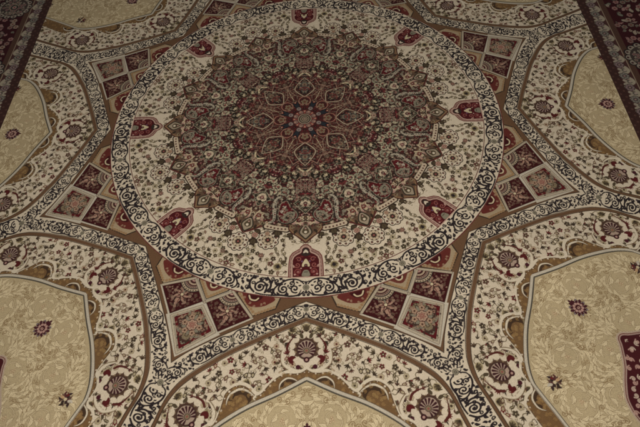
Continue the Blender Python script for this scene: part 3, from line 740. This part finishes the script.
# pink ground on the axis with tiny quatrefoils
for r in (.395, .415, .435, .455):
    for v in (0, .018, .036):
        if v < (r - .36) * .8 + .01:
            rosette(W.at((r, v), r * 20, .0088), 4, dye(124, 88, 78), dye(58, 40, 34), dye(104, 96, 74), OLIVE_D)
# dark green balls
for r, a, s in ((.366, 7.6, .024), (.330, 16.4, .021), (.392, 14.0, .023)):
    W.disk(P(r, a), s + .003, dye(104, 88, 66)); W.disk(P(r, a), s, dye(40, 32, 24)); curl(W.at(P(r - .008, a - 1), a, s * .9), .24, CREAM, 1.3); curl(W.at(P(r + .008, a + 1), a + 3, s * .7), .26, GREYG, 1.2)
# chevrons
W.curve([P(.318, 6), P(.335, 2.6), (.345, 0)], .009, CREAM); W.curve([P(.310, 4), P(.318, 1.5), (.324, 0)], .006, dye(120, 90, 78))
rosette(W.at((.358, 0), 0, .013), 6, dye(122, 84, 72), dye(40, 32, 28), CREAM, RED_D)

# fine dark and pale filigree knotted over everything in the sunburst
r7 = random.Random(29)
def fil(x, y): return .335 < math.hypot(x, y) < .655 and .335 < math.hypot(x, y) and dense_in(x, y) and 0 <= y <= x * T225 and fardist(DENSE, x, y) > .010
for (x, y) in scatter(fil, (.3, 0, .74, .29), .0150, 40000, 73):
    c = r7.choice((dye(40, 27, 23), dye(40, 27, 23), dye(54, 36, 28), dye(84, 24, 26), dye(84, 24, 26), dye(122, 108, 88), dye(120, 92, 76)))
    u = r7.random()
    if u < .55: curl(W.at((x, y), r7.uniform(0, 6.3), .0095), .26, c, 1.2, r7.choice((-1, 1)))
    elif u < .75: W.disk((x, y), .0038, c)
    else: leaf(W.at((x, y), r7.uniform(0, 6.3), .015), c, .4, .2)

for (x, y) in scatter(lambda x, y: .34 < math.hypot(x, y) < .655 and dense_in(x, y) and 0 <= y <= x * T225, (.3, 0, .74, .29), .0112, 60000, 74):
    c = r7.choice((dye(44, 31, 26), dye(44, 31, 26), dye(58, 42, 32), dye(74, 30, 28), dye(110, 98, 80), dye(116, 100, 82), dye(92, 78, 60)))
    if r7.random() < .6: curl(W.at((x, y), r7.uniform(0, 6.3), .0068), .26, c, 1.2, r7.choice((-1, 1)))
    else: W.stroke([(x, y), (x + r7.uniform(-.007, .007), y + r7.uniform(-.007, .007))], [.0032, .0015], c)

# ---- heart of the medallion (drawn twice: panels on the square axes and on the diagonals differ there)
def heart(cv, odd):
    h = Pen(cv); k = Pen(cv, (0, 0), math.radians(22.5))
    h.poly([P(.262 + .06 * abs(math.cos(math.radians(a * 8))) ** .5, a) for a in np.linspace(-11.25, 33.75, 60)] + [(0, -.05), (-.04, 0)], dye(58, 34, 29))
    h.poly([P(.300, -6)] + [P(.300, 6), P(.262, 18), P(.285, 22.5), P(.262, 27), P(.300, 39)] + [(0, 0)], dye(66, 32, 28))
    r4 = random.Random(9)
    for (x, y) in scatter(wring(.05, .30), (.04, 0, .31, .13), .0125, 9000, 81):
        curl(h.at((x, y), r4.uniform(0, 6.3), .0095), .30, r4.choice((dye(98, 50, 44), dye(84, 30, 32), dye(110, 76, 62), dye(62, 46, 34))), 1.1, r4.choice((-1, 1)))
    # pale petal on the axis
    PT = [(.185, 0), (.204, .017), (.230, .028), (.258, .020), (.282, 0), (.258, -.020), (.230, -.028), (.204, -.017)]
    h.blob(PT, dye(44, 30, 27), .010)
    h.blob(PT, dye(42, 34, 30), .004); h.blob(PT, dye(74, 68, 60) if not odd else dye(78, 58, 46))
    for v, w_ in ((.0, .0), (.018, .01), (-.018, .01)):
        h.curve([(.20, v * .4), (.25, v * 1.3), (.29, v)], .0045, dye(70, 72, 66) if not odd else dye(72, 58, 42))
    h.disk((.252, 0), .012, dye(104, 88, 62)); h.disk((.252, 0), .006, MAROON)
    for s in (1, -1):
        for (x, y, a) in ((.215, .008, 1), (.235, .020, 2), (.255, .012, 3), (.270, .018, 4), (.285, .006, 5), (.230, .006, 6)):
            curl(h.at((x, y * s), a * s, .0085), .26, (dye(104, 100, 84), dye(62, 56, 46), dye(112, 88, 70))[a % 3], 1.2, s)
    for s in (1, -1): h.disk((.262, .024 * s), .006, dye(120, 112, 92)); h.disk((.228, .018 * s), .005, ROSE)
    # leaf on the 22.5 axis
    LF = [(.125, 0), (.150, .020), (.185, .032), (.222, .018), (.250, 0), (.222, -.018), (.185, -.032), (.150, -.020)]
    k.blob(LF, dye(104, 82, 66), .0018); k.blob(LF, dye(64, 32, 28), -.001); k.blob([(.150, 0), (.175, .016), (.205, .010), (.225, 0), (.205, -.010), (.175, -.016)], dye(78, 46, 38)); k.stroke([(.15, 0), (.23, 0)], .003, CREAM)
    k.disk((.276, 0), .014, dye(88, 70, 50)); k.disk((.276, 0), .008, dye(126, 96, 80))
    for (x, y) in scatter(wring(.066, .315), (.04, 0, .32, .13), .0140, 9000, 83):
        curl(h.at((x, y), r4.uniform(0, 6.3), .0085), .26, r4.choice((dye(40, 24, 22), dye(52, 34, 26), dye(84, 26, 28), dye(112, 92, 70))), 1.2, r4.choice((-1, 1)))
    for (x, y) in scatter(wring(.20, .335), (.1, 0, .34, .14), .0165, 4000, 84):
        rosette(h.at((x, y), x * 50, .0070), 5, r4.choice((dye(98, 46, 42), dye(104, 84, 66), dye(76, 70, 60), dye(118, 98, 78))), dye(40, 22, 20), MAROON, CREAM)
    for (x, y) in scatter(wring(.07, .31), (.04, 0, .32, .13), .0118, 9000, 85):
        curl(h.at((x, y), r4.uniform(0, 6.3), .0062), .26, r4.choice((dye(42, 25, 23), dye(42, 25, 23), dye(62, 38, 30), dye(104, 88, 70), dye(90, 84, 70))), 1.2, r4.choice((-1, 1)))
    # interlaced cream lines
    for s in (1, -1):
        h.curve([(.160, 0), P(.184, 8 * s), P(.214, 13 * s), P(.238, 11.5 * s), P(.262, 7.5 * s), P(.285, 3.5 * s), (.305, 0)], [.005, .0064, .0062, .005, .0045, .005], dye(34, 26, 24))
        h.curve([(.160, 0), P(.184, 8 * s), P(.214, 13 * s), P(.238, 11.5 * s), P(.262, 7.5 * s), P(.285, 3.5 * s), (.305, 0)], [.0036, .0044, .0042, .0032, .0030, .0036], dye(138, 122, 98))
        h.curve([(.163, 0), P(.172, 13 * s), P(.205, 19 * s), P(.245, 22.5 * s)], .0030, dye(116, 90, 72))
        h.stroke([P(.262, 22.5 * s), P(.258, 18 * s), P(.300, 11 * s), P(.272, 5 * s)], .0032, dye(124, 98, 80))
        h.stroke([P(.300, 16 * s), P(.322, 10.5 * s), P(.300, 8 * s)], .0030, dye(100, 60, 52))
    # inner flowers
    h.disk((.122, 0), .022, dye(60, 24, 24)); rosette(h.at((.122, 0), 0, .0185), 5, dye(106, 94, 70), MAROON, OLIVE, dye(104, 56, 46))
    for s in (1, -1):
        h.curve([(.10, .004 * s), (.115, .028 * s), (.145, .026 * s), (.165, 0)], .0038, dye(126, 88, 70))
    NV = [(.072, 0), (.092, .010), (.108, .010), (.126, .014), (.118, .004), (.112, 0), (.118, -.004), (.126, -.014), (.108, -.010), (.092, -.010)]
    k.poly(smooth(NV, 3, True), dye(30, 22, 22), .003); k.poly(smooth(NV, 3, True), NAVY); k.disk((.128, 0), .007, dye(96, 34, 32)); k.disk((.128, 0), .003, CREAM)
    k.disk((.078, 0), .015, dye(48, 26, 24)); k.disk((.078, 0), .012, dye(106, 92, 84)); k.disk((.080, 0), .005, dye(78, 66, 66))
    h.disk((.0, .0), .064, dye(66, 30, 27))
    for q in (-45, 0, 45, 22.5, -22.5):
        h.disk(P(.049, q), .0155, dye(60, 22, 22)); h.disk(P(.049, q), .0125, dye(116, 60, 52) if q % 45 == 0 else dye(104, 78, 68)); h.disk(P(.054, q), .0045, dye(134, 100, 80))
    for rr, cc in ((.039, dye(58, 24, 22)), (.036, dye(114, 96, 78)), (.030, dye(44, 34, 32)), (.024, dye(120, 106, 84)), (.020, dye(58, 46, 40)), (.0145, dye(118, 100, 80)), (.010, dye(62, 48, 42)), (.006, dye(128, 112, 92)), (.0028, RED)):
        h.disk((0, 0), rr, cc)
heart_odd = Canvas(-.04, -.05, .40, .22, RES, IVORY)
heart_odd.a[:] = wed.a[:heart_odd.h, :heart_odd.w]
heart(wed, False); heart(heart_odd, True)

# ---- 7  the long border: d = distance outward from the field edge, s along, repeat 1.2
BP = 1.2
bor = Canvas(-.02, -.05, .86, BP + .05, 560, dye(60, 34, 26))
def border(oy):
    p = Pen(bor, (0, oy))
    p.poly([(-.02, -.1), (.05, -.1), (.05, 1.3), (-.02, 1.3)], dye(58, 36, 30))
    p.poly([(.050, -.1), (.116, -.1), (.116, 1.3), (.050, 1.3)], dye(66, 40, 36))
    p.poly([(.116, -.1), (.1205, -.1), (.1205, 1.3), (.116, 1.3)], dye(120, 104, 84))
    p.poly([(.1205, -.1), (.152, -.1), (.152, 1.3), (.1205, 1.3)], dye(74, 48, 36))
    p.poly([(.152, -.1), (.60, -.1), (.60, 1.3), (.152, 1.3)], dye(58, 16, 20))
    p.poly([(.600, -.1), (.9, -.1), (.9, 1.3), (.600, 1.3)], dye(66, 40, 36))
border(0)
p = Pen(bor)
nrep = 14; dp = BP / nrep
for k in range(-1, nrep + 2):
    y = k * dp
    for j in range(4):
        p.disk((.012 + .022 * (j % 2), y + dp * j / 4), .0052, dye(88, 58, 48)); p.disk((.012 + .022 * (j % 2), y + dp * j / 4), .0024, dye(52, 28, 26))
    # ivory ground meanders between grey flowers and hooked leaves
    p.curve([(.104, y - dp * .5), (.094, y - dp * .25), (.060, y), (.060, y + dp * .1), (.098, y + dp * .35), (.104, y + dp * .5)], .020, dye(120, 110, 92))
    p.curve([(.056, y + dp * .30), (.075, y + dp * .45), (.060, y + dp * .62)], .016, dye(116, 106, 90))
    q = p.at((.072, y), 0, .026)
    for m_ in range(8): q.disk((.7 * math.cos(m_ * .785), .7 * math.sin(m_ * .785)), .34, dye(52, 42, 40))
    for m_ in range(8): q.disk((.66 * math.cos(m_ * .785), .66 * math.sin(m_ * .785)), .24, dye(98, 92, 82) if k % 2 else dye(104, 84, 82))
    q.disk((0, 0), .40, dye(58, 46, 44)); q.disk((0, 0), .22, dye(116, 92, 84))
    p.blob([(.082, y + dp * .36), (.098, y + dp * .44), (.104, y + dp * .58), (.086, y + dp * .64), (.074, y + dp * .52)], dye(78, 72, 62), .003)
    p.blob([(.084, y + dp * .40), (.096, y + dp * .46), (.100, y + dp * .57), (.088, y + dp * .60), (.079, y + dp * .51)], dye(120, 104, 92))
    p.curve([(.060, y + dp * .75), (.085, y + dp * .70), (.095, y + dp * .82), (.080, y + dp * .88)], .007, dye(104, 84, 74))
r5 = random.Random(17)
bigs = [(.235, .31), (.235, .91), (.50, .01), (.50, .61), (.50, 1.21)]
def bin_(x, y): return .165 < x < .59 and all(math.hypot((x - a), (y - b)) > .125 for a, b in bigs)
for (x, y) in scatter(bin_, (.15, -.05, .6, 1.25), .032, 9000, 91):
    y0 = y; a = r5.uniform(0, 6.28); u = r5.random(); c = r5.choice((dye(104, 82, 74), dye(118, 104, 88), dye(92, 88, 74), dye(120, 88, 82)))
    if u < .5: rosette(p.at((x, y), a, .017), 6, c, dye(40, 18, 20), ROSE, OLIVE_D)
    elif u < .8: curl(p.at((x, y), a, .022), .22, c, 1.2, r5.choice((-1, 1)))
    else: leaf(p.at((x, y), a, .04), c, .5, .2, dye(38, 22, 20), .1)
for (x, y) in bigs:
    q = p.at((x, y), 0, .118)
    for m_ in range(14):
        a = m_ * math.pi / 7; q.disk((.80 * math.cos(a), .80 * math.sin(a)), .20, dye(34, 28, 28)); q.disk((.78 * math.cos(a), .78 * math.sin(a)), .155, dye(112, 102, 88)); q.disk((.84 * math.cos(a), .84 * math.sin(a)), .06, dye(60, 34, 36))
    q.disk((0, 0), .72, dye(60, 48, 42))
    for (u, v) in scatter(lambda a, b: math.hypot(a, b) < .66, (-.7, -.7, .7, .7), .15, 1500, 93):
        if r5.random() < .55: rosette(q.at((u, v), u * 9, .095), 5, r5.choice((dye(118, 106, 90), dye(108, 88, 82), dye(98, 94, 80))), dye(44, 34, 32), ROSE, OLIVE)
        else: curl(q.at((u, v), v * 9, .12), .3, dye(112, 102, 86), 1.1)
    q.disk((0, 0), .2, dye(34, 44, 34)); q.disk((0, 0), .12, dye(120, 98, 88)); q.disk((0, 0), .05, RED)

# ------------------------------------------------------------------ part map of the eighth
HX, HY = 1.62, 1.92                       # half size of the field inside the borders
WX, WY = 2.42, 2.72                       # half size of the whole carpet
MEDALLION, NICHE, SUNBURST, RING, SCROLL, SPANDREL, TILE, PANEL, CARTOUCHE, PENDANT, GUARD, OUTER = range(12)
pm_res = 400
pmx = -.02 + (np.arange(int(2.6 * pm_res)) + .5) / pm_res; pmy = -.02 + (np.arange(int(1.1 * pm_res)) + .5) / pm_res
PX, PY = np.meshgrid(pmx, pmy)
def inside(Q):
    return wed.sdf(np.asarray(Q, float), pmx[None, :], pmy[:, None]) < 0
pmap = np.full(PX.shape, PANEL, np.uint8)
pmap[inside(tan_poly) | (np.abs(wed.sdf(tan_poly, pmx[None, :], pmy[:, None])) < .011)] = CARTOUCHE
pmap[wed.sdf(PEND, pmx[None, :], pmy[:, None]) < .010] = PENDANT
pmap[inside(np.vstack([[(1.0185, -.05)], EDGE, [(2.76, 2.76 * T225 + .1)], [(2.76, 1.03)], LINE[::-1] + [.016, -.005], [(1.105, -.05)]]))] = SCROLL
pmap[inside(np.vstack([EDGE, [P(1.37, 22.5)], [P(1.3, 30)], [P(.98, 30)], [P(.98, 0)], [(1.0185, 0)]]))] = SPANDREL
def kt(Q): return [tuple(v) for v in Kp.t(Q)]
for q in (-1, 1):
    pmap[inside(kt([(1.083, .010 * q), (1.178, .113 * q), (1.086, .205 * q), (1.012, .0905 * q)]))] = TILE
pmap[inside(kt([(1.097, 0), (1.191, .115), (1.337, 0), (1.191, -.115)]))] = TILE
PR = np.hypot(PX, PY)
pmap[PR < 1.0045] = RING
pmap[PR < .9065] = MEDALLION
pmap[inside([(.905, -.074), (.905, .074), (.84, .073), (.805, .069), (.786, .057), (.776, .041), (.768, .027), (.757, .022), (.748, .011), (.743, 0), (.743, -.05)])] = NICHE
pmap[inside(dn)] = SUNBURST

DEL = 0.009033
def fold(x, y):
    th = np.arctan2(y, x); th = th - DEL * np.sin(4 * th)
    k = np.round(th / (math.pi / 4)); b = th - k * (math.pi / 4); r = np.hypot(x, y)
    return r, b, k.astype(np.int32), th
def knot_colours(x, y):
    r, b, k, th = fold(x, y)
    X = (r * np.cos(b)).astype(np.float32); Y = np.abs(r * np.sin(b)).astype(np.float32)
    c = wed.sample(X, Y)
    o = (r < .345) & (k % 2 != 0)
    c[o] = heart_odd.sample(X[o], Y[o])
    # ring scroll: fourteen repeats, mirrored about the axis toward the viewer
    o = (r > .9105) & (r < .9985)
    a = np.abs(np.mod(np.arctan2(y[o], x[o]) + math.pi / 2 + math.pi, 2 * math.pi) - math.pi)
    c[o] = strip(a / (2 * math.pi / 14) * CL, (r[o] - .9545) / .092)
    # radial arms of the star band
    off = (math.radians(22.5) - np.abs(b)) * r
    o = (off < .048) & (r > 1.476)
    sgn = np.where(b > 0, 1., -1.)
    c[o] = strip((r[o] - 1.476) / sc_ + .42, (off * sgn)[o] / .098)
    d = np.maximum(np.abs(x) - HX, np.abs(y) - HY)
    o = d > 0
    xs_ = (np.abs(x) - HX) > (np.abs(y) - HY)
    s = np.where(xs_, y + .38 * np.sign(x) + .2, x)
    c[o] = bor.sample(d[o], np.mod(s[o], BP))
    return c
def part_ids(x, y):
    r, b, k, th = fold(x, y)
    i = np.clip(((r * np.cos(b) + .02) * pm_res).astype(int), 0, pmap.shape[1] - 1); j = np.clip(((np.abs(r * np.sin(b)) + .02) * pm_res).astype(int), 0, pmap.shape[0] - 1)
    pid = pmap[j, i].astype(np.int32)
    kk = np.mod(k, 8); kite_k = np.mod(np.floor(th / (math.pi / 4)).astype(int), 8)
    # each big tile / mid tile apart: sign of the side and distance decide
    off = np.abs(math.radians(22.5) - np.abs(b))
    sub = np.where(r * np.cos(off) - 1.191 + np.abs(r * np.sin(off)) * 1.25 > -.115, 2, np.where(b > 0, 0, 1))
    inst = np.where(np.isin(pid, (PANEL, CARTOUCHE, PENDANT, NICHE)), kk, 0)
    inst = np.where(pid == SPANDREL, kite_k, inst)
    inst = np.where(pid == TILE, kite_k * 3 + sub, inst)
    d = np.maximum(np.abs(x) - HX, np.abs(y) - HY)
    side = np.where((np.abs(x) - HX) > (np.abs(y) - HY), np.where(x > 0, 0, 1), np.where(y > 0, 2, 3))
    pid = np.where(d > .152, OUTER, np.where(d > 0, GUARD, pid)); inst = np.where(d > 0, side, inst)
    return pid * 100 + inst

# ------------------------------------------------------------------ materials
def pile_material():
    mt = bpy.data.materials.new('dyed_pile'); mt.use_nodes = True
    nt = mt.node_tree; N = nt.nodes; L = nt.links
    b = N['Principled BSDF']
    at = N.new('ShaderNodeAttribute'); at.attribute_name = 'knot_colour'
    tc = N.new('ShaderNodeTexCoord')
    n1 = N.new('ShaderNodeTexNoise'); n1.inputs['Scale'].default_value = 620; n1.inputs['Detail'].default_value = 2
    n2 = N.new('ShaderNodeTexNoise'); n2.inputs['Scale'].default_value = 5; n2.inputs['Detail'].default_value = 4
    L.new(tc.outputs['Object'], n1.inputs['Vector']); L.new(tc.outputs['Object'], n2.inputs['Vector'])
    mr1 = N.new('ShaderNodeMapRange'); mr1.inputs['From Min'].default_value = .3; mr1.inputs['From Max'].default_value = .7; mr1.inputs['To Min'].default_value = .80; mr1.inputs['To Max'].default_value = 1.16
    mr2 = N.new('ShaderNodeMapRange'); mr2.inputs['From Min'].default_value = .3; mr2.inputs['From Max'].default_value = .7; mr2.inputs['To Min'].default_value = .93; mr2.inputs['To Max'].default_value = 1.06
    L.new(n1.outputs['Fac'], mr1.inputs['Value']); L.new(n2.outputs['Fac'], mr2.inputs['Value'])
    mu = N.new('ShaderNodeMath'); mu.operation = 'MULTIPLY'; L.new(mr1.outputs[0], mu.inputs[0]); L.new(mr2.outputs[0], mu.inputs[1])
    mx = N.new('ShaderNodeVectorMath'); mx.operation = 'SCALE'
    L.new(at.outputs['Color'], mx.inputs[0]); L.new(mu.outputs[0], mx.inputs['Scale'])
    L.new(mx.outputs['Vector'], b.inputs['Base Color'])
    b.inputs['Roughness'].default_value = .92
    b.inputs['Specular IOR Level'].default_value = .12
    b.inputs['Sheen Weight'].default_value = .05
    b.inputs['Sheen Roughness'].default_value = .5
    bp = N.new('ShaderNodeBump'); bp.inputs['Strength'].default_value = .25; bp.inputs['Distance'].default_value = .0012
    L.new(n1.outputs['Fac'], bp.inputs['Height']); L.new(bp.outputs['Normal'], b.inputs['Normal'])
    return mt
PILE = pile_material()

def plain_material(name, c, scale):
    mt = bpy.data.materials.new(name); mt.use_nodes = True
    N = mt.node_tree.nodes; L = mt.node_tree.links; b = N['Principled BSDF']
    n = N.new('ShaderNodeTexNoise'); n.inputs['Scale'].default_value = scale; n.inputs['Detail'].default_value = 6
    r = N.new('ShaderNodeValToRGB'); r.color_ramp.elements[0].color = tuple(v * .7 for v in c) + (1,); r.color_ramp.elements[1].color = tuple(min(v * 1.25, 1) for v in c) + (1,)
    L.new(n.outputs['Fac'], r.inputs['Fac']); L.new(r.outputs['Color'], b.inputs['Base Color']); b.inputs['Roughness'].default_value = .7
    return mt

# ------------------------------------------------------------------ weaving: a grid of knots, split into the parts of the carpet
def link(o, parent=None):
    scene.collection.objects.link(o)
    if parent is not None: o.parent = parent
    return o
carpet = bpy.data.objects.new('carpet', None)
link(carpet)
carpet['label'] = 'ivory, tan and red woven carpet with a round medallion in an eight-pointed star'
carpet['category'] = 'carpet'

H = 1 / 620.0
LOD = 5
NXc = int(round(2 * WX / (H * LOD))); NYc = int(round(2 * WY / (H * LOD)))
NX, NY = NXc * LOD, NYc * LOD
hx, hy = 2 * WX / NX, 2 * WY / NY
nrng = np.random.default_rng(7)
# which coarse cells the camera can see (with a margin)
cxc = -WX + (np.arange(NXc) + .5) * hx * LOD; cyc = -WY + (np.arange(NYc) + .5) * hy * LOD
GX, GY = np.meshgrid(cxc, cyc)
dx, dy, dz = GX - CAM_POS[0], GY - CAM_POS[1], -CAM_POS[2]
zz = dx * CAM_FW[0] + dy * CAM_FW[1] + dz * CAM_FW[2]
su = (dx * CAM_RT[0] + dy * CAM_RT[1] + dz * CAM_RT[2]) / zz; sv = (dx * CAM_UP[0] + dy * CAM_UP[1] + dz * CAM_UP[2]) / zz
half = 18 / 30.2637
seen = (zz > 0) & (np.abs(su) < half * 1.16) & (np.abs(sv) < half * .667 * 1.16)
groups = {}
def add_quads(ii, jj, step):
    """quads with lower-left knot (ii,jj) and given step, collected per part id"""
    xc = -WX + (ii + step / 2) * hx; yc = -WY + (jj + step / 2) * hy
    pid = part_ids(xc, yc)
    order = np.argsort(pid, kind='stable'); pid = pid[order]; ii = ii[order]; jj = jj[order]
    cut = np.flatnonzero(np.diff(pid)) + 1
    for a, b in zip(np.r_[0, cut], np.r_[cut, len(pid)]):
        groups.setdefault(int(pid[a]), []).append((ii[a:b], jj[a:b], step))
jc, ic = np.nonzero(~seen)
add_quads(ic * LOD, jc * LOD, LOD)
jc, ic = np.nonzero(seen)
sj, si = np.meshgrid(np.arange(LOD), np.arange(LOD), indexing='ij')
fi = (ic[:, None] * LOD + si.ravel()[None, :]).ravel(); fj = (jc[:, None] * LOD + sj.ravel()[None, :]).ravel()
add_quads(fi, fj, 1)
zjit = (nrng.standard_normal((NY + 1) * (NX + 1)).astype(np.float32) * .00006)

def weave(name, key, parent):
    if key not in groups: return None
    quads = []
    for ii, jj, st in groups[key]:
        v = jj.astype(np.int64) * (NX + 1) + ii
        quads.append(np.stack([v, v + st, v + st * (NX + 1) + st, v + st * (NX + 1)], 1))
    q = np.concatenate(quads); u, inv = np.unique(q.ravel(), return_inverse=True)
    x = -WX + (u % (NX + 1)) * hx; y = -WY + (u // (NX + 1)) * hy
    co = np.empty((len(u), 3), np.float32)
    co[:, 0] = x * U; co[:, 1] = y * U
    co[:, 2] = zjit[u] + .0016 * np.sin(x * 2.1 + .7) * np.cos(y * 1.7 + x * .6) + .0008 * np.sin(y * 4.3 + 1.1)
    me = bpy.data.meshes.new(name)
    me.vertices.add(len(u)); me.vertices.foreach_set('co', co.ravel())
    n = len(q)
    me.loops.add(4 * n); me.loops.foreach_set('vertex_index', inv.astype(np.int32))
    me.polygons.add(n); me.polygons.foreach_set('loop_start', np.arange(0, 4 * n, 4, dtype=np.int32))
    me.update(calc_edges=True)
    me.shade_smooth()
    at = me.attributes.new('knot_colour', 'FLOAT_COLOR', 'POINT')
    rgba = np.ones((len(u), 4), np.float32); rgba[:, :3] = knot_colours(x, y)
    rgba[:, :3] *= (1 + .07 * nrng.standard_normal(len(u)))[:, None]
    at.data.foreach_set('color', np.clip(rgba, 0, 1).ravel())
    me.materials.append(PILE)
    return link(bpy.data.objects.new(name, me), parent)

med = weave('medallion', MEDALLION * 100, carpet)
med['label'] = 'round ivory medallion with rosettes and a dark floral sunburst'
for k in range(8): weave('niche', NICHE * 100 + k, med)
weave('sunburst', SUNBURST * 100, med)
ring_o = weave('medallion_border', RING * 100, carpet)
ring_o['label'] = 'round ivory border with black vine scrolls'
band_o = weave('scroll_band', SCROLL * 100, carpet)
band_o['label'] = 'star-shaped ivory band with black vine scrolls and brown edges'
for k in range(8):
    sp = weave('spandrel', SPANDREL * 100 + k, carpet)
    for t in range(3): weave('tile', TILE * 100 + k * 3 + t, sp)
for k in range(8):
    pa = weave('panel', PANEL * 100 + k, carpet)
    weave('cartouche', CARTOUCHE * 100 + k, pa)
    weave('pendant', PENDANT * 100 + k, pa)
for k in range(4):
    weave('guard_stripe', GUARD * 100 + k, carpet)
    weave('outer_border', OUTER * 100 + k, carpet)

def slab(name, x, y, z0, z1, mat, parent=None):
    me = bpy.data.meshes.new(name)
    V = [(sx * x, sy * y, z) for z in (z0, z1) for sx, sy in ((-1, -1), (1, -1), (1, 1), (-1, 1))]
    me.from_pydata(V, [], [(3, 2, 1, 0), (4, 5, 6, 7), (0, 1, 5, 4), (1, 2, 6, 5), (2, 3, 7, 6), (3, 0, 4, 7)])
    me.materials.append(mat); me.update()
    return link(bpy.data.objects.new(name, me), parent)
slab('backing', WX * U, WY * U, -.009, -.0045, plain_material('jute_backing', (.30, .22, .13), 90), carpet)
fl = slab('floor', 8, 8, -.06, -.0095, plain_material('floor_stone', (.32, .29, .25), 6))
fl['kind'] = 'structure'
